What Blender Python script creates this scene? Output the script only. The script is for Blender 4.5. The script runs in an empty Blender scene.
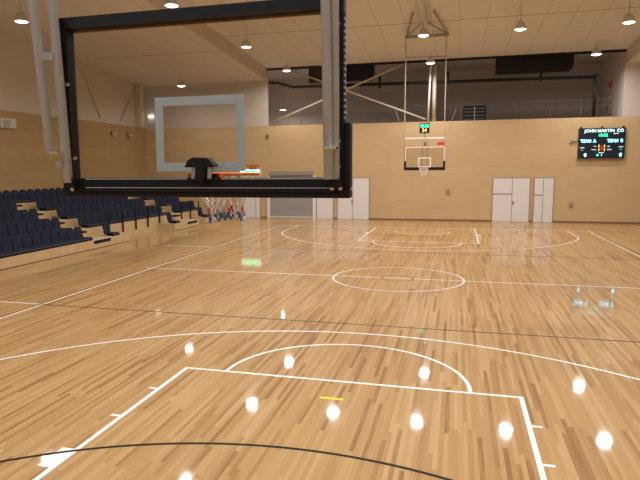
import bpy, bmesh, math, random
from mathutils import Vector, Matrix
PI = math.pi
random.seed(7)
scene = bpy.context.scene
COL = scene.collection

# ------------------------------------------------------------------ camera
cam_data = bpy.data.cameras.new('camera')
cam = bpy.data.objects.new('camera', cam_data)
COL.objects.link(cam)
_r = Vector((0.96424284, 0.26491812, -0.00735731))
_u = Vector((-0.02467739, 0.11739164, 0.99277904))
_f = Vector((-0.26386885, 0.95709853, -0.11973154))
M4 = Matrix(((_r.x, _u.x, -_f.x), (_r.y, _u.y, -_f.y), (_r.z, _u.z, -_f.z))).to_4x4()
M4.translation = Vector((1.5319, -16.3020, 3.0464))
cam.matrix_world = M4
cam_data.sensor_width = 36.0
cam_data.lens = 592.39 / 640 * 36.0
cam_data.shift_x = (320 - 293.73) / 640
cam_data.shift_y = -0.0009
cam_data.clip_start = 0.05
cam_data.clip_end = 200
scene.camera = cam

# ------------------------------------------------------------------ world, exposure
world = bpy.data.worlds.new('hall_ambient')
world.use_nodes = True
world.node_tree.nodes['Background'].inputs[0].default_value = (0.75, 0.8, 0.9, 1)
world.node_tree.nodes['Background'].inputs[1].default_value = 0.05
scene.world = world
scene.view_settings.view_transform = 'Standard'
scene.view_settings.look = 'None'
scene.view_settings.gamma = 1.0
scene.view_settings.use_curve_mapping = False
scene.view_settings.exposure = 0.0
LAMP_W = 160.0            # watts of one high bay lamp
LAMP_COLOR = (1.0, 0.955, 0.95)

# ------------------------------------------------------------------ materials
def nt(name):
    m = bpy.data.materials.new(name)
    m.use_nodes = True
    n = m.node_tree
    return m, n, n.nodes['Principled BSDF']

def plain(name, c, rough=0.5, metal=0.0, var=0.06, scale=6.0, spec=0.5, coat=0.0, bump=0.0):
    """A colour with a faint noise variation (procedural)."""
    m, n, b = nt(name)
    tc = n.nodes.new('ShaderNodeTexCoord')
    no = n.nodes.new('ShaderNodeTexNoise'); no.inputs['Scale'].default_value = scale
    no.inputs['Detail'].default_value = 3
    n.links.new(tc.outputs['Object'], no.inputs['Vector'])
    mx = n.nodes.new('ShaderNodeMix'); mx.data_type = 'RGBA'
    mx.inputs[6].default_value = (*[x * (1 - var) for x in c], 1)
    mx.inputs[7].default_value = (*[min(1, x * (1 + var)) for x in c], 1)
    n.links.new(no.outputs['Fac'], mx.inputs[0])
    n.links.new(mx.outputs[2], b.inputs['Base Color'])
    b.inputs['Roughness'].default_value = rough
    b.inputs['Metallic'].default_value = metal
    b.inputs['Specular IOR Level'].default_value = spec
    b.inputs['Coat Weight'].default_value = coat
    b.inputs['Coat Roughness'].default_value = 0.15
    if bump:
        bp = n.nodes.new('ShaderNodeBump'); bp.inputs['Strength'].default_value = bump
        bp.inputs['Distance'].default_value = 0.01
        n.links.new(no.outputs['Fac'], bp.inputs['Height'])
        n.links.new(bp.outputs['Normal'], b.inputs['Normal'])
    return m

def glow(name, c, s):
    m, n, b = nt(name)
    b.inputs['Base Color'].default_value = (*[x * .3 for x in c], 1)
    b.inputs['Emission Color'].default_value = (*c, 1)
    b.inputs['Emission Strength'].default_value = s
    return m

def math_node(n, op, a, b=None):
    k = n.nodes.new('ShaderNodeMath'); k.operation = op
    for i, v in enumerate((a, b)):
        if v is None: continue
        if isinstance(v, (int, float)): k.inputs[i].default_value = v
        else: n.links.new(v, k.inputs[i])
    return k.outputs[0]

def ramp(n, fac, stops):
    r = n.nodes.new('ShaderNodeValToRGB')
    e = r.color_ramp.elements
    while len(e) < len(stops): e.new(0.5)
    for k, (p, c) in enumerate(stops):
        e[k].position = p; e[k].color = (*c, 1)
    n.links.new(fac, r.inputs[0])
    return r.outputs[0]

def planks(name, width, length, along, across, stops, rough, coat, grain=0.16, seam=0.55, coat_rough=0.1, bump=0.03):
    """Staggered strip timber: each strip its own tone, streaked along its length."""
    m, n, b = nt(name)
    g = n.nodes.new('ShaderNodeNewGeometry')
    sp = n.nodes.new('ShaderNodeSeparateXYZ'); n.links.new(g.outputs['Position'], sp.inputs[0])
    U, V = sp.outputs[across], sp.outputs[along]
    us = math_node(n, 'DIVIDE', U, width)
    row = math_node(n, 'FLOOR', us)
    w1 = n.nodes.new('ShaderNodeTexWhiteNoise'); w1.noise_dimensions = '1D'; n.links.new(row, w1.inputs['W'])
    off = math_node(n, 'MULTIPLY', w1.outputs['Value'], 17.3)
    vs = math_node(n, 'ADD', math_node(n, 'DIVIDE', V, length), off)
    cell = math_node(n, 'FLOOR', vs)
    cb = n.nodes.new('ShaderNodeCombineXYZ'); n.links.new(row, cb.inputs[0]); n.links.new(cell, cb.inputs[1])
    w2 = n.nodes.new('ShaderNodeTexWhiteNoise'); w2.noise_dimensions = '2D'; n.links.new(cb.outputs[0], w2.inputs['Vector'])
    # grain, stretched along the strip
    cg = n.nodes.new('ShaderNodeCombineXYZ')
    n.links.new(math_node(n, 'MULTIPLY', U, 38.0), cg.inputs[0])
    n.links.new(math_node(n, 'MULTIPLY', V, 1.3), cg.inputs[1])
    n.links.new(math_node(n, 'MULTIPLY', w2.outputs['Value'], 30.0), cg.inputs[2])
    no = n.nodes.new('ShaderNodeTexNoise'); no.inputs['Scale'].default_value = 1.0; no.inputs['Detail'].default_value = 3
    n.links.new(cg.outputs[0], no.inputs['Vector'])
    fac = math_node(n, 'ADD', w2.outputs['Value'], math_node(n, 'MULTIPLY', math_node(n, 'SUBTRACT', no.outputs['Fac'], 0.5), grain * 4))
    col = ramp(n, fac, stops)
    # seams
    fr = math_node(n, 'FRACT', us)
    s1 = math_node(n, 'LESS_THAN', fr, 0.035)
    fv = math_node(n, 'FRACT', vs)
    s2 = math_node(n, 'LESS_THAN', fv, 0.004 / length * 2)
    sm = math_node(n, 'MULTIPLY', math_node(n, 'MAXIMUM', s1, s2), seam)
    mx = n.nodes.new('ShaderNodeMix'); mx.data_type = 'RGBA'
    n.links.new(sm, mx.inputs[0]); n.links.new(col, mx.inputs[6]); mx.inputs[7].default_value = (0.13, 0.07, 0.03, 1)
    n.links.new(mx.outputs[2], b.inputs['Base Color'])
    b.inputs['Roughness'].default_value = rough
    b.inputs['Coat Weight'].default_value = coat
    b.inputs['Coat Roughness'].default_value = coat_rough
    n2 = n.nodes.new('ShaderNodeTexNoise'); n2.inputs['Scale'].default_value = 3.0; n2.inputs['Detail'].default_value = 2
    n.links.new(g.outputs['Position'], n2.inputs['Vector'])
    bp = n.nodes.new('ShaderNodeBump'); bp.inputs['Strength'].default_value = bump; bp.inputs['Distance'].default_value = 0.02
    n.links.new(n2.outputs['Fac'], bp.inputs['Height'])
    n.links.new(bp.outputs['Normal'], b.inputs['Coat Normal'])
    n.links.new(bp.outputs['Normal'], b.inputs['Normal'])
    b.inputs['Specular IOR Level'].default_value = 0.15
    return m

def panelled(name, c1, c2, pu, pv, au, av, joint, jw, rough, ou=0.0, ov=0.0, jstr=0.5, jwv=None, fine=None):
    """Sheets in a grid with thin joints; au, av are the world axes of the grid."""
    m, n, b = nt(name)
    g = n.nodes.new('ShaderNodeNewGeometry')
    sp = n.nodes.new('ShaderNodeSeparateXYZ'); n.links.new(g.outputs['Position'], sp.inputs[0])
    us = math_node(n, 'DIVIDE', math_node(n, 'ADD', sp.outputs[au], ou), pu)
    vs = math_node(n, 'DIVIDE', math_node(n, 'ADD', sp.outputs[av], ov), pv)
    cb = n.nodes.new('ShaderNodeCombineXYZ')
    n.links.new(math_node(n, 'FLOOR', us), cb.inputs[0]); n.links.new(math_node(n, 'FLOOR', vs), cb.inputs[1])
    w = n.nodes.new('ShaderNodeTexWhiteNoise'); w.noise_dimensions = '2D'; n.links.new(cb.outputs[0], w.inputs['Vector'])
    cg = n.nodes.new('ShaderNodeCombineXYZ')
    n.links.new(math_node(n, 'MULTIPLY', sp.outputs[au], 0.9), cg.inputs[0])
    n.links.new(math_node(n, 'MULTIPLY', sp.outputs[av], 9.0), cg.inputs[1])
    n.links.new(math_node(n, 'MULTIPLY', w.outputs['Value'], 20.0), cg.inputs[2])
    no = n.nodes.new('ShaderNodeTexNoise'); no.inputs['Scale'].default_value = 1.6; no.inputs['Detail'].default_value = 4
    n.links.new(cg.outputs[0], no.inputs['Vector'])
    fac = math_node(n, 'ADD', math_node(n, 'MULTIPLY', w.outputs['Value'], 0.2), math_node(n, 'MULTIPLY', no.outputs['Fac'], 0.8))
    col = ramp(n, fac, [(0.25, c1), (0.75, c2)])
    ju = math_node(n, 'LESS_THAN', math_node(n, 'FRACT', us), jw / pu)
    jv = math_node(n, 'LESS_THAN', math_node(n, 'FRACT', vs), (jwv or jw) / pv)
    j = math_node(n, 'MULTIPLY', math_node(n, 'MAXIMUM', ju, jv), jstr)
    if fine:
        fv = math_node(n, 'LESS_THAN', math_node(n, 'FRACT', math_node(n, 'DIVIDE', sp.outputs[av], fine[0])), fine[1] / fine[0])
        j = math_node(n, 'MAXIMUM', j, math_node(n, 'MULTIPLY', fv, fine[2]))
    mx = n.nodes.new('ShaderNodeMix'); mx.data_type = 'RGBA'
    n.links.new(j, mx.inputs[0]); n.links.new(col, mx.inputs[6]); mx.inputs[7].default_value = (*joint, 1)
    n.links.new(mx.outputs[2], b.inputs['Base Color'])
    b.inputs['Roughness'].default_value = rough
    b.inputs['Specular IOR Level'].default_value = 0.3
    return m

def glass_mat():
    m, n, b = nt('backboard_glass')
    n.nodes.remove(b)
    out = n.nodes['Material Output']
    tr = n.nodes.new('ShaderNodeBsdfTransparent'); tr.inputs[0].default_value = (0.93, 0.92, 0.90, 1)
    gl = n.nodes.new('ShaderNodeBsdfGlossy'); gl.inputs['Roughness'].default_value = 0.03
    fr = n.nodes.new('ShaderNodeFresnel'); fr.inputs[0].default_value = 1.3
    mx = n.nodes.new('ShaderNodeMixShader')
    n.links.new(fr.outputs[0], mx.inputs[0]); n.links.new(tr.outputs[0], mx.inputs[1]); n.links.new(gl.outputs[0], mx.inputs[2])
    n.links.new(mx.outputs[0], out.inputs[0])
    return m

FLOOR = planks('strip_timber_floor', 0.052, 1.5, 1, 0,
               [(0.0, (0.30, 0.155, 0.055)), (0.12, (0.39, 0.22, 0.080)), (0.32, (0.455, 0.272, 0.105)), (0.65, (0.49, 0.305, 0.122)), (1.0, (0.545, 0.365, 0.165))],
               0.45, 0.55, grain=0.13, seam=0.20, coat_rough=0.05, bump=0.035)
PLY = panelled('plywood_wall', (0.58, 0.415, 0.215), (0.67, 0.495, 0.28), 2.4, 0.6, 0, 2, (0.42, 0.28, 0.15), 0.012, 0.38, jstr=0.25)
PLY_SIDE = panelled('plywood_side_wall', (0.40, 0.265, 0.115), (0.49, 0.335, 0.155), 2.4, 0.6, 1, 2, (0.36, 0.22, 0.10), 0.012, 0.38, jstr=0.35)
PLY_SEAT = plain('plywood_riser', (0.60, 0.44, 0.24), 0.4, var=0.12, scale=3.0)
CEIL = panelled('ceiling_tiles', (0.74, 0.72, 0.70), (0.78, 0.76, 0.74), 1.17, 9.0, 0, 1, (0.28, 0.23, 0.19), 0.018, 0.8, ou=0.90, ov=6.65, jstr=0.75, jwv=0.09, fine=(0.6, 0.04, 0.16))
PLASTER = plain('beige_plaster', (0.62, 0.56, 0.49), 0.8, var=0.03, scale=0.6)
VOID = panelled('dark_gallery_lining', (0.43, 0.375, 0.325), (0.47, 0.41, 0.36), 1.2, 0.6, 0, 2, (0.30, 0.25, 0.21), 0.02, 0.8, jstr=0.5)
WHITE_LINE = plain('white_court_paint', (0.93, 0.93, 0.92), 0.3, var=0.01, coat=0.2)
BLACK_LINE = plain('black_court_paint', (0.006, 0.005, 0.005), 0.5, var=0.05, spec=0.2)
THIN_BLACK = plain('worn_black_court_paint', (0.06, 0.03, 0.02), 0.5, var=0.1, spec=0.2)
YELLOW_TAPE = plain('yellow_tape', (0.95, 0.75, 0.03), 0.5)
NAVY = plain('navy_upholstery', (0.012, 0.018, 0.038), 0.7, var=0.25, scale=12, bump=0.1, spec=0.25)
PAN_EDGE_LIT = plain('slate_lit_edge', (0.09, 0.10, 0.13), 0.5)  # slate tone painted as the lit front edge of the seat pans
BLACK = plain('black_powder_coat', (0.008, 0.008, 0.008), 0.5, spec=0.25)
BLACK_PAD = plain('black_rubber_padding', (0.008, 0.008, 0.008), 0.6, spec=0.3)
STEEL = plain('galvanised_tube', (0.52, 0.54, 0.57), 0.45, metal=0.1, var=0.08)
PALE_STEEL = plain('cream_painted_steel', (0.62, 0.54, 0.44), 0.5)
GREY_STEEL = plain('grey_painted_steel', (0.35, 0.32, 0.28), 0.5)
DARK_GREY = plain('dark_grey_metal', (0.12, 0.11, 0.10), 0.5)
CREAM = plain('cream_paint', (0.80, 0.76, 0.70), 0.5)
CHROME = plain('bare_metal', (0.75, 0.78, 0.76), 0.22, metal=0.9)
MARK = plain('etched_white_marking', (0.62, 0.70, 0.72), 0.6, var=0.02)
_b = MARK.node_tree.nodes['Principled BSDF']; _b.inputs['Transmission Weight'].default_value = 0.0
_t = MARK.node_tree.nodes.new('ShaderNodeBsdfTranslucent'); _t.inputs[0].default_value = (0.72, 0.80, 0.82, 1)
_x = MARK.node_tree.nodes.new('ShaderNodeMixShader'); _x.inputs[0].default_value = 0.5
MARK.node_tree.links.new(_b.outputs[0], _x.inputs[1]); MARK.node_tree.links.new(_t.outputs[0], _x.inputs[2])
MARK.node_tree.links.new(_x.outputs[0], MARK.node_tree.nodes['Material Output'].inputs[0])
MARK_FAR = plain('white_marking', (0.85, 0.84, 0.80), 0.6, var=0.02)
ORANGE = plain('orange_powder_coat', (0.75, 0.13, 0.03), 0.4)
DOOR_WHITE = plain('white_door_paint', (0.80, 0.78, 0.77), 0.35, var=0.02, scale=1)
DOOR_GREY = plain('grey_door_trim', (0.30, 0.27, 0.25), 0.5)
SHUTTER = panelled('grey_roller_slats', (0.34, 0.33, 0.31), (0.38, 0.37, 0.35), 30, 0.12, 0, 2, (0.2, 0.19, 0.18), 0.02, 0.5, jstr=0.7)
SLOTS = panelled('perforated_strip', (0.02, 0.02, 0.02), (0.03, 0.03, 0.03), 30, 0.035, 0, 2, (0.4, 0.42, 0.44), 0.014, 0.5, jstr=0.9)
DARKWOOD = plain('dark_skirting', (0.22, 0.12, 0.06), 0.4)
LAMP_BODY = plain('aluminium_lamp_body', (0.62, 0.60, 0.56), 0.35, metal=0.4)
LENS = glow('lamp_lens', (1.0, 0.96, 0.9), 6.0)
NET_W = plain('white_net_cord', (0.80, 0.76, 0.70), 0.8)
NET_R = plain('red_net_cord', (0.65, 0.08, 0.10), 0.8)
NET_B = plain('blue_net_cord', (0.08, 0.15, 0.42), 0.8)
SCREEN = plain('scoreboard_face', (0.010, 0.016, 0.024), 0.35)
CYAN = glow('cyan_leds', (0.15, 0.78, 1.0), 8.0)
WHITE_LED = glow('white_letters', (0.6, 0.92, 1.0), 2.4)
GREEN = glow('green_leds', (0.03, 0.95, 0.40), 4.0)
AMBER = glow('amber_leds', (1.0, 0.45, 0.12), 2.5)
RED = glow('red_leds', (1.0, 0.04, 0.03), 0.45)
YELLOW = glow('yellow_leds', (1.0, 0.75, 0.1), 2.0)
EXIT_W = glow('exit_sign_face', (0.75, 1.0, 0.9), 2.0)
EXIT_G = glow('exit_sign_green', (0.0, 0.85, 0.22), 4.5)
IVORY = plain('ivory_plastic', (0.66, 0.60, 0.50), 0.5)
PANEL_GREY = plain('grey_panel_face', (0.40, 0.40, 0.40), 0.5)
BROWN = plain('brown_plastic', (0.22, 0.14, 0.08), 0.5)
GLASS = glass_mat()

# ------------------------------------------------------------------ mesh helpers
class MB:
    """Collects shapes; build() links them as one mesh object."""
    def __init__(s): s.bm = bmesh.new(); s.mi = 0
    def _mark(s, faces):
        for f in faces: f.material_index = s.mi
    def box(s, x0, x1, y0, y1, z0, z1, bev=0.0):
        r = bmesh.ops.create_cube(s.bm, size=1.0)
        vs = r['verts']
        for v in vs:
            v.co = Vector(((x0 + x1) / 2 + v.co.x * (x1 - x0), (y0 + y1) / 2 + v.co.y * (y1 - y0), (z0 + z1) / 2 + v.co.z * (z1 - z0)))
        fs = {f for v in vs for f in v.link_faces}
        s._mark(fs)
        if bev:
            es = list({e for v in vs for e in v.link_edges})
            r2 = bmesh.ops.bevel(s.bm, geom=es, offset=bev, segments=2, affect='EDGES', profile=0.6)
            s._mark(r2['faces'])
        return s
    def hexa(s, pts):
        """pts: 4 bottom, 4 top, both counter-clockwise"""
        v = [s.bm.verts.new(p) for p in pts]
        for q in ((3, 2, 1, 0), (4, 5, 6, 7), (0, 1, 5, 4), (1, 2, 6, 5), (2, 3, 7, 6), (3, 0, 4, 7)):
            f = s.bm.faces.new([v[i] for i in q]); f.material_index = s.mi
        return s
    def tube(s, a, b, r0, r1=None, n=12, caps=True):
        a, b = Vector(a), Vector(b); r1 = r0 if r1 is None else r1
        d = (b - a).normalized()
        x = d.orthogonal().normalized(); y = d.cross(x)
        A = [s.bm.verts.new(a + (x * math.cos(t) + y * math.sin(t)) * r0) for t in [2 * PI * i / n for i in range(n)]]
        B = [s.bm.verts.new(b + (x * math.cos(t) + y * math.sin(t)) * r1) for t in [2 * PI * i / n for i in range(n)]]
        for i in range(n):
            f = s.bm.faces.new((A[i], A[(i + 1) % n], B[(i + 1) % n], B[i])); f.smooth = n > 6; f.material_index = s.mi
        if caps:
            f = s.bm.faces.new(A[::-1]); f.material_index = s.mi
            f = s.bm.faces.new(B); f.material_index = s.mi
        return s
    def lathe(s, prof, n=20, c=(0, 0, 0)):
        rings = []
        for r, z in prof:
            if r < 1e-6: rings.append([s.bm.verts.new((c[0], c[1], c[2] + z))])
            else: rings.append([s.bm.verts.new((c[0] + r * math.cos(2 * PI * i / n), c[1] + r * math.sin(2 * PI * i / n), c[2] + z)) for i in range(n)])
        for A, B in zip(rings, rings[1:]):
            for i in range(n):
                j = (i + 1) % n
                if len(A) == 1: q = (A[0], B[i], B[j])
                elif len(B) == 1: q = (A[i], A[j], B[0])
                else: q = (A[i], A[j], B[j], B[i])
                f = s.bm.faces.new(q); f.smooth = True; f.material_index = s.mi
        return s
    def prism(s, pts, d):
        """pts: polygon in 3D, d: extrusion vector"""
        d = Vector(d)
        A = [s.bm.verts.new(p) for p in pts]; B = [s.bm.verts.new(Vector(p) + d) for p in pts]
        n = len(A)
        f = s.bm.faces.new(A); f.material_index = s.mi
        f = s.bm.faces.new(B[::-1]); f.material_index = s.mi
        for i in range(n):
            f = s.bm.faces.new((A[i], B[i], B[(i + 1) % n], A[(i + 1) % n])); f.material_index = s.mi
        return s
    def torus(s, c, R, r, n=40, m=8):
        rg = []
        for i in range(n):
            t = 2 * PI * i / n
            rg.append([s.bm.verts.new((c[0] + (R + r * math.cos(2 * PI * k / m)) * math.cos(t), c[1] + (R + r * math.cos(2 * PI * k / m)) * math.sin(t), c[2] + r * math.sin(2 * PI * k / m))) for k in range(m)])
        for i in range(n):
            for k in range(m):
                f = s.bm.faces.new((rg[i][k], rg[(i + 1) % n][k], rg[(i + 1) % n][(k + 1) % m], rg[i][(k + 1) % m])); f.smooth = True; f.material_index = s.mi
        return s
    def build(s, name, mats, parent=None, loc=None):
        bmesh.ops.recalc_face_normals(s.bm, faces=s.bm.faces)
        me = bpy.data.meshes.new(name); s.bm.to_mesh(me); s.bm.free()
        for m in (mats if isinstance(mats, (list, tuple)) else [mats]): me.materials.append(m)
        o = bpy.data.objects.new(name, me); COL.objects.link(o)
        if parent is not None: o.parent = parent
        if loc: o.location = loc
        return o

def box(name, m, x0, x1, y0, y1, z0, z1, parent=None, bev=0.0):
    return MB().box(x0, x1, y0, y1, z0, z1, bev).build(name, m, parent)

def empty(name, loc, rz=0.0):
    o = bpy.data.objects.new(name, None); COL.objects.link(o); o.location = loc; o.rotation_euler = (0, 0, rz)
    o.empty_display_size = 0.2
    return o

def tag(o, label, cat, group=None):
    o['label'] = label; o['category'] = cat
    if group: o['group'] = group
    return o

def struct(o, label=None, cat=None):
    o['kind'] = 'structure'
    if label: o['label'] = label
    if cat: o['category'] = cat
    return o

def copy_tree(o, parent=None):
    c = o.copy(); COL.objects.link(c)
    if parent is not None: c.parent = parent
    for ch in list(o.children): copy_tree(ch, c)
    return c

def text(body, size, m, parent, x, y, z, name='lettering', align='CENTER', width=1.0, face=-1, bold=0.0):
    """Letters as flat relief facing -Y (face=-1) in the parent's frame."""
    cu = bpy.data.curves.new(name, 'FONT'); cu.body = body; cu.size = size; cu.align_x = align; cu.align_y = 'CENTER'
    cu.extrude = 0.002; cu.offset = bold; cu.space_character = 1.05
    t = bpy.data.objects.new(name, cu); COL.objects.link(t)
    dg = bpy.context.evaluated_depsgraph_get(); dg.update()
    me = bpy.data.meshes.new_from_object(t.evaluated_get(dg))
    bpy.data.objects.remove(t)
    R = Matrix.Rotation(PI / 2, 4, 'X')
    me.transform(Matrix.Translation((x, y, z)) @ R @ Matrix.Diagonal((width, 1, 1, 1)))
    me.materials.clear(); me.materials.append(m)
    o = bpy.data.objects.new(name, me); COL.objects.link(o); o.parent = parent
    return o

# ------------------------------------------------------------------ the shell
WY = 18.3                    # inner face of the far wall
LX, RX = -17.9, 17.9         # inner faces of the side walls
BY = -19.0                   # wall behind the camera
VL, VR = -9.6, 9.7           # the open gallery between these
PT = 5.57                    # top of the plywood
def main_z(y): return 8.95 + 0.064 * (WY - y)
def low_z(y): return 8.25 + 0.068 * (WY - y)

fl = struct(box('floor', FLOOR, LX, RX, BY, WY, -0.2, 0.0), 'glossy strip timber sports hall floor with painted court lines', 'floor')

w = struct(box('wall_far', PLY, LX, RX, WY, WY + 0.25, 0, PT), 'plywood clad end wall below the open gallery', 'wall')
struct(box('wall_far_upper_left', PLASTER, LX, VL, WY + 0.03, WY + 0.25, PT, 9.1), 'beige plaster bulkhead left of the gallery opening', 'wall')
struct(box('wall_far_upper_right', PLASTER, VR, RX, WY + 0.03, WY + 0.25, PT, 9.1), 'beige plaster bulkhead right of the gallery opening', 'wall')
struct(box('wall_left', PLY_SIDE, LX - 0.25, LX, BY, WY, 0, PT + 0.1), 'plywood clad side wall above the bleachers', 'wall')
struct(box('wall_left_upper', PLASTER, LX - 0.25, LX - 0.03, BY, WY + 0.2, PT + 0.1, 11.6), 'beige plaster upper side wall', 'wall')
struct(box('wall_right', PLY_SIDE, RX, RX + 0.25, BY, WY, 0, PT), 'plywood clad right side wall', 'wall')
struct(box('wall_right_upper', PLASTER, RX + 0.03, RX + 0.25, BY, WY + 0.2, PT, 11.6), 'beige plaster upper right wall', 'wall')
struct(box('wall_near', PLY, LX, RX, BY - 0.25, BY, 0, 11.6), 'plywood wall behind the near goal', 'wall')

def slope_slab(name, x0, x1, zf, y0=BY, y1=WY + 0.25, th=0.15, m=CEIL):
    b = MB()
    b.hexa([(x0, y0, zf(y0)), (x1, y0, zf(y0)), (x1, y1, zf(y1)), (x0, y1, zf(y1)),
            (x0, y0, zf(y0) + th), (x1, y0, zf(y0) + th), (x1, y1, zf(y1) + th), (x0, y1, zf(y1) + th)])
    return b.build(name, m)
struct(slope_slab('ceiling', VL, VR, main_z), 'sloping main ceiling of beige tiles', 'ceiling')
struct(slope_slab('ceiling_left', LX, VL - 0.12, low_z), 'lower ceiling of beige tiles over the bleachers', 'ceiling')
struct(slope_slab('ceiling_right', VR + 0.12, RX, low_z), 'lower ceiling of beige tiles on the right', 'ceiling')
for nm, xa, xb in (('trim_1', VL - 0.12, VL), ('trim_2', VR, VR + 0.12)):
    b = MB()
    y0, y1 = BY, WY
    b.hexa([(xa, y0, low_z(y0)), (xb, y0, low_z(y0)), (xb, y1, low_z(y1)), (xa, y1, low_z(y1)),
            (xa, y0, main_z(y0) + .1), (xb, y0, main_z(y0) + .1), (xb, y1, main_z(y1) + .1), (xa, y1, main_z(y1) + .1)])
    struct(b.build(nm, PLASTER), 'smooth beige fascia between the main and the lower ceiling', 'fascia')
struct(box('trim_3', PLASTER, -17.0, VL - 0.4, WY - 0.05, WY + 0.04, 7.78, 7.86), 'thin ledge across the plaster left of the gallery', 'trim')
struct(box('trim_4', PLASTER, VR + 0.4, 17.0, WY - 0.05, WY + 0.04, 7.70, 7.78), 'thin ledge across the plaster right of the gallery', 'trim')
struct(box('trim_5', BLACK, VL, VR, WY - 0.02, WY + 0.1, 8.83, 8.96), 'black strip along the head of the gallery opening', 'trim')
struct(box('baseboard_far', DARKWOOD, LX, RX, WY - 0.02, WY, 0, 0.09), 'dark skirting along the far wall', 'baseboard')

# unseen daylight windows added as cool fill, high in the wall behind the near goal
DAY_FILL = glow('daylight_fill_pane', (0.72, 0.86, 1.0), 3.4)
for i in range(4):
    x = -9.0 + 6.0 * i
    wn = struct(empty('fill_window_%d' % (i + 1), (x, BY + 0.02, 5.6)), 'added daylight fill panel high in the wall behind the near goal', 'fill_window')
    box('pane', DAY_FILL, -2.3, 2.3, 0.0, 0.02, 0.1, 2.3, wn)
    b = MB()
    for q in ((-2.4, -2.3, 0, 2.4), (2.3, 2.4, 0, 2.4), (-2.3, 2.3, 0, 0.1), (-2.3, 2.3, 2.3, 2.4), (-0.03, 0.03, 0.1, 2.3)): b.box(q[0], q[1], -0.02, 0.06, q[2], q[3])
    b.build('fill_window_frame', PALE_STEEL, wn)

# gallery behind the opening
GY = 23.5
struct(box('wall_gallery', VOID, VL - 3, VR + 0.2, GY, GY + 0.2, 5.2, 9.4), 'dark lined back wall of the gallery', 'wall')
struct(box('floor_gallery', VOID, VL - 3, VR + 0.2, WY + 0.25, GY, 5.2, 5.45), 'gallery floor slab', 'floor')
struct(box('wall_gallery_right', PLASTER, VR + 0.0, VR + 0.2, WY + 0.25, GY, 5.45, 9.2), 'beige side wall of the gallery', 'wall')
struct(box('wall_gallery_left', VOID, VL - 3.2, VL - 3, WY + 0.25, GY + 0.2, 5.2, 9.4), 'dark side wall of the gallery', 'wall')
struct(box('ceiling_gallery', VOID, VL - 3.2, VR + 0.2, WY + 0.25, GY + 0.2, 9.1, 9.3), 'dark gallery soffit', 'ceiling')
struct(box('trim_6', PALE_STEEL, LX, LX + 0.36, 17.35, 17.75, PT + 0.1, 8.25), 'pale corner pilaster above the plywood of the left wall', 'pilaster')

# ------------------------------------------------------------------ court lines
LZ0, LZ1 = 0.0, 0.002
def seg_box(b, x0, x1, y0, y1): b.box(x0, x1, y0, y1, LZ0, LZ1)
def arc(b, cx, cy, R, a0, a1, wd=0.056, n=72, z=LZ1):
    P = []
    for i in range(n + 1):
        t = a0 + (a1 - a0) * i / n
        P.append([b.bm.verts.new((cx + rr * math.cos(t), cy + rr * math.sin(t), z)) for rr in (R - wd, R)])
    for A, B in zip(P, P[1:]):
        b.bm.faces.new((A[0], A[1], B[1], B[0]))
def line(name, m, label, *boxes):
    b = MB()
    for q in boxes: seg_box(b, *q)
    o = b.build(name, m, fl); o['label'] = label
    return o
line('court_boundary', WHITE_LINE, 'white boundary of the basketball court',
     (-7.55, -7.5, -14.05, 14.05), (7.5, 7.55, -14.05, 14.05), (-7.5, 7.5, 14.0, 14.05), (-7.5, 7.5, -14.05, -14.0))
line('centre_line', WHITE_LINE, 'white halfway line', (-7.5, 7.5, -0.025, 0.025), (-7.7, -7.55, -0.025, 0.025), (7.55, 7.7, -0.025, 0.025))
for sg, nm in ((-1, 'near'), (1, 'far')):
    def yy(a, b): return (min(sg * a, sg * b), max(sg * a, sg * b))
    b = MB()
    seg_box(b, -2.45, -2.39, *yy(8.2, 14.0)); seg_box(b, 2.39, 2.45, *yy(8.2, 14.0)); seg_box(b, -2.39, 2.39, *yy(8.2, 8.255))
    b.build('key_line', WHITE_LINE, fl)['label'] = 'white rectangle of the %s key' % nm
    for s in (-1, 1):
        b = MB()
        for (a, c) in ((9.10, 9.15), (10.05, 10.10)):
            seg_box(b, *sorted((s * 2.45, s * 2.57)), *yy(a, c))
        b.build('lane_mark', WHITE_LINE, fl)
        b = MB(); seg_box(b, *sorted((s * 2.45, s * 2.60)), *yy(10.98, 11.4)); b.build('lane_block', WHITE_LINE, fl)
        b = MB(); seg_box(b, *sorted((s * 6.55, s * 6.6)), *yy(11.02, 14.0)); b.build('three_point_straight', WHITE_LINE, fl)
    b = MB(); arc(b, 0, sg * 8.2, 1.8, 0 if sg < 0 else PI, PI if sg < 0 else 2 * PI); b.build('free_throw_semicircle', WHITE_LINE, fl)
    a = math.acos(6.6 / 6.75)
    b = MB(); arc(b, 0, sg * 12.425, 6.75, (a if sg < 0 else PI + a), (PI - a if sg < 0 else 2 * PI - a), n=120); b.build('three_point_arc', WHITE_LINE, fl)
    b = MB(); arc(b, 0, sg * 12.425, 1.3, 0 if sg < 0 else PI, PI if sg < 0 else 2 * PI); b.build('no_charge_semicircle', WHITE_LINE, fl)
    b = MB(); arc(b, 0, sg * 15.25, 4.9, 0 if sg < 0 else PI, PI if sg < 0 else 2 * PI, n=96, z=0.0026, wd=0.045)
    b.build('netball_goal_circle', BLACK_LINE if sg < 0 else THIN_BLACK, fl)['label'] = '%s netball goal circle line' % ('black' if sg < 0 else 'thin dark')
    line('netball_third_line', THIN_BLACK, 'thin dark netball line across the court', (-7.62, 7.62, sg * 5.08 - 0.02, sg * 5.08 + 0.02))
    line('bench_line', WHITE_LINE, 'short white team bench line outside the left sideline', (-9.65, -7.64, sg * 5.05 - 0.025, sg * 5.05 + 0.025))
b = MB(); arc(b, 0, 0, 1.8, 0, 2 * PI, n=96, z=0.0026); b.build('centre_circle', WHITE_LINE, fl)
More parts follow.
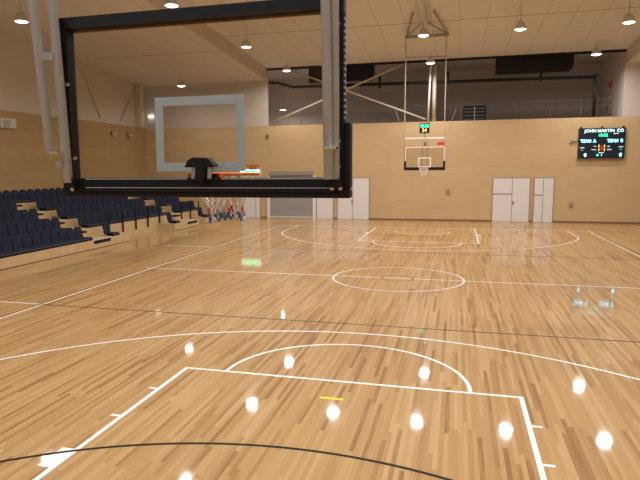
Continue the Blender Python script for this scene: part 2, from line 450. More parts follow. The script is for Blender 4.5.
b = MB(); arc(b, 0, 0, 0.45, 0, 2 * PI, n=40, z=0.0026, wd=0.035); b.build('netball_centre_circle', THIN_BLACK, fl)
for s in (-1, 1): line('netball_sideline', THIN_BLACK, 'thin dark netball sideline beside the white sideline', (*sorted((s * 7.59, s * 7.62)), -15.25, 15.25))
tape = box('floor_tape', YELLOW_TAPE, -0.166, 0.15, -8.91, -8.85, 0.0, 0.002, fl); tape['label'] = 'short yellow mark inside the near key'

# ------------------------------------------------------------------ doors and shutter in the far wall
DY = WY - 0.05
def door(nm, x0, x1, z1, label, mid=None, split=None, glass=False, handle=None):
    e = struct(empty(nm, ((x0 + x1) / 2, DY, 0)), label, 'door')
    cx = (x0 + x1) / 2
    b = MB(); t = 0.035
    b.box(x0 - t - cx, x0 - cx, -0.0, 0.05, 0, z1 + t); b.box(x1 - cx, x1 + t - cx, 0, 0.05, 0, z1 + t); b.box(x0 - cx, x1 - cx, 0, 0.05, z1, z1 + t)
    b.build('door_frame', DOOR_GREY, e)
    leaves = [(x0, x1)] if mid is None else [(x0, mid - 0.012), (mid + 0.012, x1)]
    for k, (a, c) in enumerate(leaves):
        lf = box('door_leaf', DOOR_WHITE, a - cx, c - cx, 0.005, 0.05, 0.012, z1 - 0.01, e)
        if k == 0 and split: box('cross_rail', DOOR_GREY, a - cx, c - cx, -0.004, 0.006, split - 0.04, split + 0.02, lf)
    if mid is not None: box('meeting_strip', DOOR_GREY, mid - 0.014 - cx, mid + 0.014 - cx, 0.0, 0.05, 0.01, z1, e)
    if handle:
        hx = handle - cx
        hd = MB().box(hx - 0.035, hx + 0.035, -0.02, 0.005, 0.95, 1.15, 0.008).tube((hx, -0.02, 1.08), (hx, -0.06, 1.08), 0.012).tube((hx, -0.055, 1.08), (hx + 0.10, -0.055, 1.08), 0.012)
        hd.build('door_handle', DOOR_GREY, e)
    return e
door('door_1', -11.35, -10.14, 2.40, 'white double door under the green exit sign', mid=-10.40)
door('door_2', -6.54, -5.57, 2.44, 'single white door between the grey shutter and the double door')
door('door_3', -5.27, -3.43, 2.44, 'white double door in the left half of the far wall', mid=-4.37, split=1.5, handle=-4.42)
door('door_4', 3.45, 5.33, 2.41, 'wide white double door in the right half of the far wall', mid=4.44, split=1.55, handle=4.50)
door('door_5', 5.58, 6.53, 2.41, 'narrow white double door at the right end of the doors', mid=6.02, split=1.50)

sh = empty('roller_shutter', (-8.13, WY - 0.06, 0)); struct(sh, 'grey roller shutter between white jambs left of the doors', 'shutter')
box('shutter_curtain', SHUTTER, -1.34, 1.34, 0.0, 0.05, 0.14, 2.62, sh)
box('bottom_bar', IVORY, -1.34, 1.34, -0.02, 0.05, 0.02, 0.14, sh)
box('shutter_hood', GREY_STEEL, -1.38, 1.38, -0.10, 0.06, 2.62, 2.85, sh)
for x in (-1.44, 1.44): box('jamb', DOOR_WHITE, x - 0.1, x + 0.1, -0.03, 0.06, 0, 2.62, sh)

# ------------------------------------------------------------------ gallery fittings
pipe = empty('curtain_track', (0, WY + 0.3, 0)); tag(pipe, 'long black pipe crossing the gallery opening and bending down at the right', 'pipe')
MB().tube((-8.1, 0, 7.84), (8.42, 0, 7.68), 0.085).build('pipe_run', BLACK, pipe)
MB().tube((-9.55, 0, 8.16), (-9.0, 0, 8.14), 0.085).tube((-9.05, 0, 8.14), (-8.05, 0, 7.84), 0.085).build('pipe_bend', BLACK, pipe)
MB().tube((8.38, 0, 7.80), (8.38, 0, PT - 0.12), 0.075).build('drop_pipe', BLACK, pipe)
for x in (-2.9, 0.9, 5.7):
    MB().box(x - 0.06, x + 0.06, -0.05, 0.05, 7.55, 8.3).build('pipe_bracket', BLACK, pipe)

cb = empty('cross_bracing', (0, WY + 0.12, 0)); tag(cb, 'pale diagonal steel cross brace in the left half of the gallery opening', 'bracing')
MB().tube((-8.3, 0.0, 8.85), (-0.3, 0.0, 5.72), 0.055).build('brace_tube', PALE_STEEL, cb)
MB().tube((-9.56, 0.0, 5.69), (-1.5, 0.0, 8.82), 0.055).build('brace_tube', PALE_STEEL, cb)
MB().box(-5.25, -4.95, -0.07, 0.07, 7.35, 7.65).build('centre_plate', PALE_STEEL, cb)

tag(MB().tube((0.17, WY + 0.2, PT - 0.05), (0.17, WY + 0.2, 8.93), 0.11, n=20).build('gallery_column', PALE_STEEL), 'round pale column standing in the middle of the gallery opening', 'column')
tag(MB().tube((-0.14, WY - 0.08, PT - 0.1), (-0.03, WY - 0.08, 8.9), 0.06, n=12).build('highlight_pipe', DOOR_WHITE), 'slim white pipe standing for the bright streak beside the pale gallery column', 'pipe')  # white colour stands in for the bright lamp reflection by the column

def overhead(x0, x1, label):
    e = tag(empty('overhead_box', ((x0 + x1) / 2, WY + 0.5, 8.05)), label, 'box', 'black boxes under the gallery soffit')
    h = (x1 - x0) / 2
    MB().prism([(-h, -0.2, 0), (h - 0.15, -0.2, 0.02), (h, -0.2, 0.25), (h, -0.2, 0.95), (-h, -0.2, 0.95)], (0, 0.45, 0)).build('casing', BLACK, e)
    for x in (-h + 0.3, h - 0.3): MB().box(x - 0.04, x + 0.04, -0.04, 0.04, 0.95, 1.06).build('hanger', BLACK, e)
overhead(3.4, 7.3, 'long black box hanging under the gallery soffit at the right')
overhead(-7.1, -3.25, 'long black box under the gallery soffit behind the left bracing')

vg = empty('ventilation_grille', (2.37, WY + 0.6, PT - 0.12)); tag(vg, 'dark slatted square panel standing in the gallery right of the column', 'grille')
box('grille_back', BLACK, -0.62, 0.62, 0.0, 0.08, 0.0, 0.98, vg)
for z in (0.22, 0.42, 0.62, 0.8): box('slat', DARK_GREY, -0.56, 0.56, -0.03, 0.0, z, z + 0.035, vg)
box('mullion', GREY_STEEL, -0.02, 0.02, -0.04, 0.0, 0.05, 0.93, vg)

gr = empty('gallery_railing', (0, WY + 0.95, 5.45)); tag(gr, 'thin dark guard railing along the edge of the gallery', 'railing')
for z in (0.80, 1.12): box('rail', DARK_GREY, -9.4, 9.5, -0.008, 0.008, z - 0.01, z + 0.01, gr)
for i in range(13):
    x = -9.3 + i * 1.56; box('post', DARK_GREY, x - 0.014, x + 0.014, -0.014, 0.014, 0, 1.13, gr)
rs = empty('hose_reel', (9.62, 21.0, 6.1)); tag(rs, 'small dark fittings with a red sign on the gallery end wall', 'fitting')
MB().box(-0.1, 0.08, -0.18, 0.18, -0.2, 0.3, 0.02).build('cabinet', BROWN, rs)
MB().box(-0.03, 0.08, -0.15, 0.15, 1.3, 1.6).build('sign_plate', plain('red_sign', (0.5, 0.05, 0.04), 0.5), rs)

# stay cables on the left wall
for (y0, y1, lb) in ((11.85, 13.47, 'thin stay cable slanting down the left wall plaster, farther from the corner'), (17.45, 15.5, 'thin stay cable slanting down from the corner pilaster')):
    z0 = low_z(y0) - 0.02
    tag(MB().tube((LX + 0.06, y0, min(z0, 8.35)), (LX + 0.02, y1, 5.9), 0.02, n=6).build('stay_cable', GREY_STEEL), lb, 'cable', 'stay cables on the left wall')

# ------------------------------------------------------------------ small wall things
wb = empty('wall_control_box', (LX, 6.17, 5.12)); tag(wb, 'cream box with grey display high on the left plywood wall', 'box')
MB().box(0, 0.14, -0.46, 0.46, -0.22, 0.22, 0.02).build('casing', IVORY, wb)
box('display', PANEL_GREY, 0.14, 0.15, -0.36, 0.10, -0.12, 0.12, wb)
box('label_strip', plain('green_grey', (0.25, 0.30, 0.26), .5), 0.14, 0.148, -0.36, 0.0, -0.19, -0.15, wb)
for y, lb in ((14.5, 'small wall spotlight on the left plywood, the nearer of two'), (16.25, 'small wall spotlight on the left plywood, the one next to the corner')):
    e = tag(empty('wall_bracket', (LX, y, 5.1)), lb, 'spotlight', 'wall brackets on the left wall')
    MB().box(0, 0.1, -0.07, 0.07, -0.1, 0.12).build('mount', BROWN, e)
    MB().tube((0.08, 0, 0), (0.28, 0.10, -0.05), 0.07, 0.1).build('head', IVORY, e)
tag(MB().box(-17.5, -17.2, WY - 0.12, WY + 0.03, 6.33, 6.40, 0.01).build('wall_strip_light', [LENS]), 'small lit strip lamp on the plaster beside the corner pilaster', 'lamp')
SOCK = plain('tan_socket_plate', (0.36, 0.25, 0.15), 0.5)
for x, z, s, m_, lb in ((1.04, 1.64, 0.11, SOCK, 'brown socket plate on the far wall right of the far goal'),
                        (7.45, 0.96, 0.11, SOCK, 'brown socket plate on the far wall below the scoreboard'),
                        (0.72, 0.42, 0.06, IVORY, 'small white socket low on the far wall'),
                        (-9.62, 4.95, 0.1, BROWN, 'small brown box high on the far wall left of the gallery')):
    o = MB().box(-s, s, -0.05, 0.0, -s * 1.15, s * 1.15, 0.01).build('socket_plate', m_, None, (x, WY, z)); tag(o, lb, 'socket', 'plates on the far wall')

ex = empty('exit_sign', (-10.75, WY - 0.12, 2.62)); tag(ex, 'green and white lit exit sign above the left double door', 'sign')
MB().box(-0.62, 0.62, 0.0, 0.12, 0.0, 0.34, 0.01).build('sign_box', EXIT_W, ex)
b = MB(); b.box(-0.30, 0.0, -0.012, 0.0, 0.06, 0.28); b.box(0.08, 0.40, -0.012, 0.0, 0.06, 0.28); b.build('green_symbols', EXIT_G, ex)
ho = empty('orange_banner', (-10.6, WY - 0.05, 3.10)); tag(ho, 'small orange panel on the far wall just above the exit sign', 'panel')
MB().box(-0.45, 0.45, 0.0, 0.05, 0.0, 0.16, 0.01).build('panel', plain('orange_panel', (0.7, 0.15, 0.04), 0.5), ho)
MB().box(-0.2, 0.25, 0.0, 0.04, -0.14, 0.0).build('bracket', BROWN, ho)

# ------------------------------------------------------------------ scoreboard
sb = empty('scoreboard', (8.75, WY - 0.14, 3.42)); tag(sb, 'black electronic scoreboard reading JOHN MARTIN CO on the far wall', 'scoreboard')
MB().box(-1.11, 1.11, 0.0, 0.14, 0.02, 1.58, 0.015).build('cabinet', SCREEN, sb)
for x in (-1.0, 0.0, 1.0): MB().box(x - 0.05, x + 0.05, 0.02, 0.10, 1.58, 1.65).build('lug', BLACK, sb)
MB().box(-1.14, 1.09, 0.02, 0.13, -0.06, 0.01).build('lower_rail', BROWN, sb)
MB().tube((-1.16, 0.08, 0.95), (-1.5, 0.1, 0.93), 0.03).tube((-1.5, 0.1, 0.93), (-1.45, 0.12, 0.75), 0.03).build('cable_hook', GREY_STEEL, sb)
fy = -0.006
for wd_, xx in (('JOHN', -0.56), ('MARTIN', 0.18), ('CO', 0.85)): text(wd_, 0.215, WHITE_LED, sb, xx, fy, 1.43, 'club_name', width=0.98, bold=0.003)
text('10:02', 0.20, GREEN, sb, 0.05, fy, 1.20, 'game_clock', bold=0.001)
for wd_, xx in (('TEAM', -0.76), ('A', -0.34)): text(wd_, 0.20, CYAN, sb, xx, fy, 0.91, 'home_name', width=0.95, bold=0.006)
for wd_, xx in (('TEAM', 0.52), ('B', 0.94)): text(wd_, 0.20, CYAN, sb, xx, fy, 0.91, 'guest_name', width=0.95, bold=0.006)
text('0', 0.22, CYAN, sb, -0.76, fy, 0.18, 'home_score', bold=0.008)
text('0', 0.22, CYAN, sb, 0.92, fy, 0.18, 'guest_score', bold=0.008)
for x, m_, nm in ((-0.12, YELLOW, 'left_figures'), (0.14, YELLOW, 'right_figures')):
    text('1', 0.17, m_, sb, x, fy, 0.64, nm, bold=0.01); text('1', 0.17, AMBER, sb, x, fy, 0.45, nm, bold=0.01)
for x, z, t, sz in ((-0.30, 0.63, 'TOL', .07), (0.33, 0.63, 'TOL', .07), (-0.36, 0.46, 'FOULS', .07), (0.38, 0.46, 'FOULS', .07), (-0.92, 0.57, 'HOME', .07), (0.92, 0.59, 'GUEST', .07),
                    (-0.92, 0.45, 'FT', .06), (0.92, 0.45, 'FT', .06), (0.0, 0.30, 'PERIOD', .07), (0.66, 1.28, 'BONUS', .07)):
    text(t, sz, WHITE_LED, sb, x, fy, z, 'caption')
text('1', 0.14, WHITE_LED, sb, 0.02, fy, 0.18, 'period_number', bold=0.006)
box('green_indicator', GREEN, -0.22, -0.13, -0.006, 0.0, 0.14, 0.22, sb)
box('red_indicator', RED, -0.03, 0.05, -0.004, 0.0, 0.42, 0.68, sb)

# ------------------------------------------------------------------ basketball goals
def net(parent, c, R, tri, r=0.006):
    b = MB(); n = 18 if tri else 10; rows = 7 if tri else 6; depth = 0.31 if tri else 0.42
    def P(i, k):
        a = 2 * PI * (i + 0.5 * (k % 2)) / n
        t = k / rows
        rad = R * (1 - 0.46 * min(1, t * 1.5)) * (1 + 0.07 * math.sin(3 * a + k))
        return Vector((c[0] + rad * math.cos(a), c[1] + rad * math.sin(a), c[2] - depth * t - (0.012 * math.sin(2 * a) if k else 0)))
    for k in range(rows):
        for i in range(n):
            b.mi = 0 if not tri or k < 5 else (1 if k == 5 and i % 5 == 0 else (0 if k == 5 else (2 if i % 4 else 0)))
            q = ((i, i), (i + 1, i)) if k % 2 == 0 else ((i, i), (i, i + 1))
            for a_, c_ in q: b.tube(P(a_, k), P(c_, k + 1), r, n=4, caps=False)
            if k: b.tube(P(i, k) - Vector((0, 0, .010)), P(i, k) + Vector((0, 0, .010)), r * 1.8, n=4)
    return b.build('net', [NET_W, NET_R, NET_B], parent)

def goal(loc, rz, label, near):
    """Board plane at local y=0, court side +y, z from the floor."""
    e = tag(empty('basketball_goal', loc, rz), label, 'basketball goal')
    if near: x0, x1, zb, zt = -0.95, 0.85, 2.95, 3.98
    else: x0, x1, zb, zt = -0.90, 0.90, 2.95, 3.97
    g = box('backboard_glass', GLASS, x0, x1, -0.006, 0.006, zb, zt, e)
    mk = MB(); cx = (x0 + x1) / 2; mw, mz0, mz1, t = 0.305, 3.03, 3.50, 0.055
    for (a, c, d, f) in ((cx - mw, cx - mw + t, mz0, mz1), (cx + mw - t, cx + mw, mz0, mz1), (cx - mw + t, cx + mw - t, mz1 - t, mz1), (cx - mw + t, cx + mw - t, mz0, mz0 + t)):
        mk.box(a, c, 0.0062, 0.0075, d, f)
    mk.build('target_square', MARK if near else MARK_FAR, g)
    if near:
        # black steel frame round the glass
        b = MB()
        b.box(x0 - 0.075, x1 + 0.035, -0.05, 0.03, zt - 0.02, zt + 0.045); b.box(x0 - 0.075, x0 + 0.005, -0.05, 0.03, zb - 0.05, zt - 0.02)
        b.box(x1 - 0.005, x1 + 0.035, -0.05, 0.03, zb - 0.05, zt - 0.02); b.box(x0 + 0.005, x1 - 0.005, -0.05, 0.03, zb - 0.05, zb + 0.038)
        b.build('board_frame', BLACK, e)
        b = MB()
        b.box(x0 - 0.01, x1 + 0.01, 0.032, 0.05, zt - 0.035, zt - 0.012); b.build('reflecting_front_edge', BROWN, e)['label'] = 'front frame edge under the top bar, brown from reflected wood'  # brown paints the wood reflected in the front frame edge
        # padding along the bottom and up the sides
        b = MB()
        b.box(x0 - 0.085, x1 + 0.072, -0.03, 0.06, zb - 0.085, zb - 0.03, 0.012)
        b.box(x0 - 0.085, x0 - 0.07, -0.03, 0.06, zb - 0.03, zb + 0.36, 0.006)
        b.box(x1 + 0.03, x1 + 0.072, -0.03, 0.06, zb - 0.03, zb + 0.36, 0.012)
        b.build('edge_padding', BLACK_PAD, e)
        MB().box(x0 + 0.1, x1 - 0.02, -0.056, -0.05, zb - 0.025, zb - 0.021).build('frame_highlight', STEEL, e)['label'] = 'thin grey strip drawn as the highlight along the bottom bar'  # steel strips paint the highlight lines along the bottom bar
        MB().box(x0 + 0.1, x1 - 0.02, -0.056, -0.05, zb + 0.030, zb + 0.035).build('frame_highlight', STEEL, e)
        for z, x in ((3.12, x0 + 0.03), (3.48, x0 - 0.02), (3.60, x0 + 0.0), (3.05, x1 + 0.01), (3.20, x1 + 0.01), (3.86, x1 + 0.005), (3.70, x1 - 0.04), (2.915, x0 + 0.0), (2.925, x1 - 0.03), (2.925, x1 + 0.02)):
            MB().tube((x, -0.066, z), (x, -0.05, z), 0.012, n=8).build('bolt', CHROME, e)
        box('perforated_strip', SLOTS, x1 + 0.035, x1 + 0.042, -0.045, 0.0, 3.33, 3.92, e)
        # suspension tubes, up to the ceiling
        top = 10.85 - 0.02
        def up(xa, za, xb, zb_, y, r, zend=top):
            t_ = (zend - za) / (zb_ - za)
            MB().tube((xa, y, za), (xa + (xb - xa) * t_, y, zend), r, n=20).build('suspension_tube', STEEL, e)
        up(-0.948, 2.96, -1.0, 4.11, -0.10, 0.030)
        up(-1.03, 3.15, -1.10, 4.12, -0.16, 0.030)
        up(0.845, 2.98, 0.84, 3.96, -0.10, 0.027)
        up(0.818, 2.98, 0.80, 3.97, -0.15, 0.027)
        MB().box(-1.055, -0.99, -0.17, -0.09, 3.74, 3.79).build('tube_clamp', GREY_STEEL, e)
        MB().box(-1.0, -0.96, -0.15, -0.09, 3.06, 3.10).build('tube_clamp', GREY_STEEL, e)
        for x in (-0.94, 0.845): MB().box(x - 0.03, x + 0.03, -0.11, -0.05, 2.93, 2.99).build('tube_foot', BLACK, e)
        for x in (0.80, -1.03): MB().box(x - 0.01, x + 0.07, -0.185, -0.07, 3.15, 3.165).build('tube_bracket', CHROME, e)
        MB().box(-1.62, 1.0, -0.2, -0.06, 8.2, 8.3).build('upper_bar', PALE_STEEL, e)
    else:
        b = MB()
        b.box(x0 - 0.02, x1 + 0.02, -0.03, 0.012, zt - 0.01, zt + 0.03); b.box(x0 - 0.02, x0 + 0.02, -0.03, 0.012, zb, zt); b.box(x1 - 0.02, x1 + 0.02, -0.03, 0.012, zb, zt)
        b.build('board_frame', MARK_FAR, e)['label'] = 'white edge of the board'
        b = MB()
        b.box(x0 - 0.06, x1 + 0.06, -0.04, 0.05, zb - 0.06, zb + 0.09, 0.015)
        b.box(x0 - 0.06, x0 + 0.04, -0.04, 0.05, zb + 0.09, zb + 0.38, 0.015); b.box(x1 - 0.04, x1 + 0.06, -0.04, 0.05, zb + 0.09, zb + 0.38, 0.015)
        b.build('edge_padding', BLACK_PAD, e)
        for s in (-1, 1):
            px = 0.96 if s > 0 else -0.89
            MB().tube((px, -0.08, 3.0), (px, -0.08, 9.15), 0.022, n=10).build('suspension_tube', PALE_STEEL, e)
            MB().tube((px, -0.08, 8.35), (px, -0.08, 8.75), 0.04, n=10).build('tube_sleeve', PALE_STEEL, e)
            # rods reaching forward to the ceiling
            MB().tube((s * 0.93, -0.05, 9.15), (s * 0.42, 3.1, 9.42), 0.04, n=8).build('ceiling_strut', GREY_STEEL, e)
            MB().tube((s * 0.93, -0.05, 9.12), (s * 0.12, 1.7, 9.3), 0.035, n=8).build('ceiling_strut', GREY_STEEL, e)
            MB().tube((s * 0.96, -0.1, 4.42), (s * 1.40, -0.1, 5.75), 0.012, n=5).build('stay_wire', GREY_STEEL, e)
        MB().box(-1.0, 1.0, -0.13, -0.02, 9.05, 9.18).build('top_beam', GREY_STEEL, e)
        MB().tube((-0.95, -0.08, 8.15), (0.95, -0.08, 8.18), 0.02, n=8).build('spreader_bar', GREY_STEEL, e)
        MB().box(-0.93, 0.93, -0.12, -0.06, 4.37, 4.45).build('upper_bar', MARK_FAR, e)
        for s in (-1, 1): MB().tube((s * 0.12, -0.08, 3.0), (s * 0.12, -0.08, 4.4), 0.015, n=6).build('board_strut', GREY_STEEL, e)
        MB().box(-0.07, 0.05, -0.16, -0.06, 4.02, 4.24).build('junction_box', BROWN, e)
    # rim and its mount
    rcx = cx + (0.02 if near else 0)
    mx_ = 0.008
    rz_ = 3.008 if near else 3.04
    rm = MB().torus((rcx, 0.375, rz_), 0.235, 0.010).build('rim', ORANGE, e)
    MB().box(rcx - 0.09, rcx + 0.09, 0.008, 0.14, rz_ - 0.03, rz_ + 0.006).box(rcx - 0.11, rcx + 0.11, 0.008, 0.02, rz_ - 0.12, rz_ + 0.008).build('rim_plate', ORANGE, rm)
    net(e, (rcx, 0.375, rz_ - 0.01), 0.225, near, 0.0065 if near else 0.012)
    if near:
        b = MB()
        b.prism([(mx_ - 0.105, -0.055, 3.055), (mx_ + 0.095, -0.055, 3.055), (mx_ + 0.085, -0.055, 3.075), (mx_ + 0.05, -0.055, 3.112), (mx_ - 0.05, -0.055, 3.116), (mx_ - 0.085, -0.055, 3.095)], (0, -0.07, 0))
        b.box(mx_ - 0.035, mx_ + 0.02, -0.12, -0.045, 2.97, 3.06)
        b.box(mx_ - 0.11, mx_ + 0.105, -0.085, -0.045, 2.972, 2.992)
        o = b.build('rim_mount', BLACK, e)
        for x in (-0.068, 0.04): MB().prism([(mx_ + x, -0.09, 2.985), (mx_ + x + 0.02, -0.09, 2.985), (mx_ + x + 0.035, -0.09, 3.055), (mx_ + x + 0.005, -0.09, 3.055)], (0, -0.02, 0)).build('gusset', GREY_STEEL, o)
    return e
goal((0, -12.8, 0), 0.0, 'near basketball goal seen from behind its black framed glass board', True)
goal((0, 12.8, 0), PI, 'far basketball goal hanging from the ceiling before the end wall', False)

# lit boxes on the far goal
sc = empty('shot_clock', (-0.02, 12.78, 4.50)); tag(sc, 'small square shot clock with green over amber digits above far board', 'shot clock')
MB().box(-0.24, 0.22, 0.0, 0.12, 0.14, 0.60, 0.01).build('clock_case', BLACK, sc)
MB().box(-0.04, 0.04, 0.04, 0.12, -0.06, 0.14).build('clock_stem', GREY_STEEL, sc)
text('10:02', 0.17, GREEN, sc, -0.01, -0.006, 0.47, 'upper_digits', bold=0.008)
text('24', 0.22, AMBER, sc, -0.01, -0.006, 0.27, 'lower_digits', bold=0.006)
tag(MB().box(-0.17, 0.17, 0, 0.06, -0.07, 0.07, 0.01).build('red_light', RED, None, (0.74, 12.82, 4.14)), 'small red lit box above the right corner of far board', 'light')

tube_b = tag(empty('ceiling_beam', (0, 0, 0)), 'round cream tube running along under the main ceiling to the far goal', 'beam')
MB().tube((-0.02, 11.3, main_z(11.3) - 0.2), (-0.05, -18.5, main_z(-18.5) - 0.22), 0.15, n=24).build('beam_tube', CREAM, tube_b)
for y in (10.5, 4.0, -3.0, -10.0): MB().box(-0.12, 0.08, y - 0.06, y + 0.06, main_z(y) - 0.15, main_z(y)).build('beam_hanger', PALE_STEEL, tube_b)

# ------------------------------------------------------------------ high bay lamps
def make_lamp():
    e = empty('high_bay_lamp', (0, 0, 0))
    MB().lathe([(0.0, 0.31), (0.09, 0.31), (0.12, 0.27), (0.16, 0.25), (0.18, 0.17), (0.225, 0.08), (0.25, 0.02), (0.25, 0.0), (0.225, 0.0), (0.215, 0.02)], n=24).build('reflector', LAMP_BODY, e)
    MB().lathe([(0.0, -0.05), (0.10, -0.042), (0.17, -0.022), (0.222, 0.0), (0.215, 0.02)], n=24).build('lens', LENS, e)
    MB().box(-0.14, 0.0, -0.05, 0.05, 0.24, 0.33, 0.01).build('ballast_box', LAMP_BODY, e)
    ld = bpy.data.lights.new('lamp_light', 'AREA'); ld.shape = 'DISK'; ld.size = 0.46; ld.energy = LAMP_W; ld.color = LAMP_COLOR
    try: ld.spread = math.radians(165)
    except Exception: pass
    lo = bpy.data.objects.new('lamp_light', ld); COL.objects.link(lo); lo.parent = e; lo.location = (0, 0, -0.056)
    return e
lamp0 = make_lamp()
side_light = [ch for ch in lamp0.children if ch.type == 'LIGHT'][0].data.copy(); side_light.energy = LAMP_W * 0.33
ROWS = [('farthest', 16.5, 8.46, [(-7.85, 'left'), (0.02, 'middle'), (7.95, 'right')]),
        ('second', 10.15, 8.56, [(-7.95, 'far left'), (-3.9, 'left of centre'), (0.0, 'middle'), (3.85, 'right of centre'), (7.8, 'far right')]),
        ('third', 2.45, 8.45, [(-7.8, 'left'), (0.0, 'middle'), (7.8, 'right')]),
        ('fourth', -5.0, 8.5, [(-7.8, 'left'), (-2.6, 'left of centre'), (2.6, 'right of centre'), (7.8, 'right')]),
        ('fifth', -11.6, 8.5, [(-7.8, 'left'), (-2.6, 'left of centre'), (2.6, 'right of centre'), (7.8, 'right')])]
cord_m = GREY_STEEL
spots = []
for rn, y, z, xs in ROWS:
    for x, wn in xs: spots.append((x, y, z, main_z(y), 'round high bay lamp, %s in the %s row from far wall' % (wn, rn)))
for y, z, wn in ((15.3, 7.72, 'far'), (2.45, 8.35, 'middle'), (-8.0, 8.4, 'near')):
    spots.append((-13.75, y, z, low_z(y), 'round high bay lamp over the bleachers, %s one under lower ceiling' % wn))
for y, z, wn in ((15.3, 7.72, 'far'), (2.45, 8.35, 'middle'), (-8.0, 8.4, 'near')):
    spots.append((13.75, y, z, low_z(y), 'round high bay lamp under the right lower ceiling, %s one' % wn))
# place copies first (so cords are not duplicated), the source last
plan = spots[1:] + spots[:1]
done = []
for k, sp_ in enumerate(plan):
    last = k == len(plan) - 1
    o = lamp0 if last else copy_tree(lamp0)
    done.append((o, sp_))
for o, (x, y, z, zc, lb) in done:
    if abs(x) > 10:            # the lamps over the sides are of a weaker kind
        for ch in o.children:
            if ch.type == 'LIGHT': ch.data = side_light
    o.location = (x, y, z)
    MB().tube((0, 0, 0.30), (0, 0, zc - z), 0.012, n=6).build('cord', cord_m, o)
    tag(o, lb, 'lamp', 'high bay lamps under the ceiling')
# lamp deep in the gallery
gl = tag(empty('gallery_lamp', (-9.4, 21.0, 6.75)), 'flat pendant lamp hanging inside the dark gallery at the left', 'lamp')
MB().lathe([(0.0, 0.10), (0.10, 0.10), (0.26, 0.0), (0.24, 0.0)], n=24).build('reflector', LAMP_BODY, gl)
MB().lathe([(0.0, -0.004), (0.25, -0.004), (0.25, 0.004)], n=24).build('lens', LENS, gl)
MB().tube((0, 0, 0.1), (0, 0, 2.35), 0.012, n=6).build('cord', cord_m, gl)
ld = bpy.data.lights.new('gallery_lamp_light', 'AREA'); ld.shape = 'DISK'; ld.size = 0.4; ld.energy = 90; ld.color = LAMP_COLOR
lo = bpy.data.objects.new('gallery_lamp_light', ld); COL.objects.link(lo); lo.parent = gl; lo.location = (0, 0, -0.012)

# ------------------------------------------------------------------ bleachers
FX, TD, Z0, RH = -11.88, 0.98, 0.35, 0.335
Y0, Y1 = -3.0, 15.9
A1, A2 = (3.45, 4.60), (11.70, 12.85)
bl = tag(empty('bleachers', (FX, 0, 0)), 'tiered plywood bleachers for navy seats along the left wall', 'bleachers')
def bbox(name, m, x0, x1, y0, y1, z0, z1, bev=0.0): return box(name, m, x0 - FX, x1 - FX, y0, y1, z0, z1, bl, bev)
for (a, c) in ((Y0, 5.95), (10.28, 13.1), (14.1, Y1)):
    bbox('front_platform', PLY_SEAT, FX - TD, FX, a, c, 0, Z0)
    bbox('kick_strip', BLACK, FX - 0.0, FX + 0.004, a, c, 0.0, 0.02)
for k in range(1, 5):
    xf = FX - TD * k
    xb = FX - TD * (k + 1) if k < 4 else LX + 0.01
    bbox('tier', PLY_SEAT, xb, xf, Y0, Y1, 0, Z0 + RH * k)
    for ay0, ay1 in (A1, A2):
        bbox('aisle_step', PLY_SEAT, xf, xf + 0.30, ay0 + 0.02, ay0 + 0.55, Z0 + RH * (k - 1), Z0 + RH * (k - 0.35))
        bbox('step_nosing', BLACK, xf + 0.0, xf + 0.305, ay0 + 0.02, ay0 + 0.55, Z0 + RH * (k - 0.35), Z0 + RH * (k - 0.35) + 0.07)
for ay0, ay1 in (A1, A2):
    bbox('platform_slot', BLACK, FX - 0.01, FX + 0.006, ay0, ay1, 0.19, 0.315)
    bbox('lit_platform_edge', IVORY, FX - 0.05, FX + 0.012, ay0 - 0.1, ay1 + 0.1, 0.325, 0.358)  # ivory strip paints the platform edge as lit above the slot
# black bar painted as shade under the pans, slate strip as their lit edge
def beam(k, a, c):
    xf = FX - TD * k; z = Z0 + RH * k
    bbox('pan_shade_bar', BLACK, xf - 0.16, xf - 0.03, a, c, z, z + 0.06)
    bbox('lit_pan_edge', PAN_EDGE_LIT, xf - 0.03, xf - 0.012, a, c, z + 0.075, z + 0.095)

# seats
def make_seat():
    """Facing +X, origin on the tier under the seat's front edge."""
    e = empty('bleacher_seat', (0, 0, 0))
    # backrest: tapered panel, rounded top
    W = 0.222
    prof = [(-W, 0.06), (W, 0.06), (W * 0.98, 0.36), (W * 0.86, 0.46), (W * 0.64, 0.515), (W * 0.3, 0.53), (-W * 0.3, 0.53), (-W * 0.64, 0.515), (-W * 0.86, 0.46), (-W * 0.98, 0.36)]
    pts = [(-0.32 - (z - 0.06) * 0.20, y, z) for y, z in prof]
    b = MB().prism(pts, (-0.06, 0, 0))
    bmesh.ops.bevel(b.bm, geom=list(b.bm.edges), offset=0.010, segments=2, affect='EDGES')
    b.build('backrest', NAVY, e)
    MB().box(-0.34, 0.06, -0.222, 0.222, 0.07, 0.125, 0.018).build('seat_pan', NAVY, e)
    MB().box(-0.36, -0.02, -0.10, 0.10, 0.0, 0.09).build('bracket', BLACK, e)
    return e
ORD = ['', 'first', 'second', 'third', 'fourth', 'fifth', 'sixth', 'seventh', 'eighth', 'ninth', 'tenth', 'eleventh', 'twelfth', 'thirteenth', 'fourteenth', 'fifteenth', 'sixteenth',
       'seventeenth', 'eighteenth', 'nineteenth', 'twentieth', 'twenty-first', 'twenty-second', 'twenty-third', 'twenty-fourth', 'twenty-fifth', 'twenty-sixth', 'twenty-seventh', 'twenty-eighth', 'twenty-ninth', 'thirtieth', 'thirty-first', 'thirty-second']
seat0 = make_seat(); used = [False]
def seat(k, y, label, group):
    o = seat0 if not used[0] else copy_tree(seat0)
    used[0] = True
    o.location = (FX - TD * k - 0.10, y, Z0 + RH * k)
    tag(o, label, 'seat', group)
ROWN = ['front', 'second', 'third', 'fourth', 'back']
P = 0.47
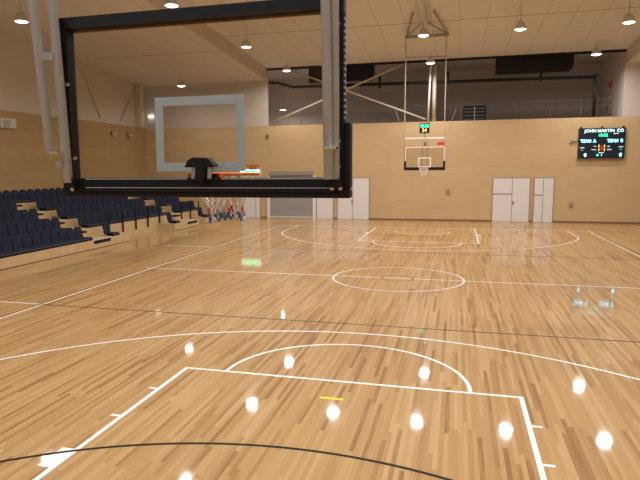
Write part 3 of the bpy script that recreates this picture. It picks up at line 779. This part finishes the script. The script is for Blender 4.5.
for k in range(4):                                   # nearest block, up to the near aisle
    ys = [3.20 - P * i for i in range(40)]
    lo_y = (-2.7, -1.7, -0.7, 0.3)[k]
    ys = [y for y in ys if y > lo_y]
    for i, y in enumerate(ys, 1):
        seat(k, y, 'navy seat in the %s row of nearest block, %s from the near aisle' % (ROWN[k], ORD[i]), 'navy seats of the nearest bleacher block, %s row' % ROWN[k])
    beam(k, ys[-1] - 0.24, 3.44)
for k in range(1, 4):                                # middle block between the aisles
    ys = [4.84 + 0.473 * i for i in range(15)]
    for i, y in enumerate(ys, 1):
        seat(k, y, 'navy seat in the %s row of middle block, %s beyond the near aisle' % (ROWN[k], ORD[i]), 'navy seats of the middle bleacher block, %s row' % ROWN[k])
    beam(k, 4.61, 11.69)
for k in range(1, 4):                                # far block
    ys = [13.10 + 0.473 * i for i in range(6)]
    for i, y in enumerate(ys, 1):
        seat(k, y, 'navy seat in the %s row of far block, %s beyond the far aisle' % (ROWN[k], ORD[i]), 'navy seats of the far bleacher block, %s row' % ROWN[k])
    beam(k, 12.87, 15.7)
ys = [15.46 - 0.473 * i for i in range(30)]         # the back row runs through
for i, y in enumerate(ys, 1):
    seat(4, y, 'navy seat in the unbroken back row, %s from its far end' % ORD[i], 'navy seats of the back row')
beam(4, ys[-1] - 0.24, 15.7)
for y, lb in ((5.08, 'single navy seat on the front platform just beyond the near aisle'), (10.66, 'single navy seat on the front platform just before the far aisle'),
              (14.45, 'single navy seat on the last front platform by the far end')):
    seat(0, y, lb, 'single navy seats on the front platforms')
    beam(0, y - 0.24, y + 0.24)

def railing(ys, label):
    e = tag(empty('guard_rail', (FX - TD + 0.05, ys[0], 0)), label, 'railing', 'black railings before the bleachers')
    for y in ys: MB().box(-0.025, 0.025, y - ys[0] - 0.03, y - ys[0] + 0.03, 0.27 if not (10.28 < y < 13.1 or y < 5.95 or y > 14.1) else Z0, 1.22).build('post', BLACK, e)
    box('top_rail', BLACK, -0.02, 0.02, -0.03, ys[-1] - ys[0] + 0.03, 1.20, 1.22, e)
railing([5.97, 7.07, 8.19, 9.3, 10.46], 'black post railing along the gap in the front platforms')
railing([12.95, 14.05, 15.14], 'black post railing beyond the far aisle')
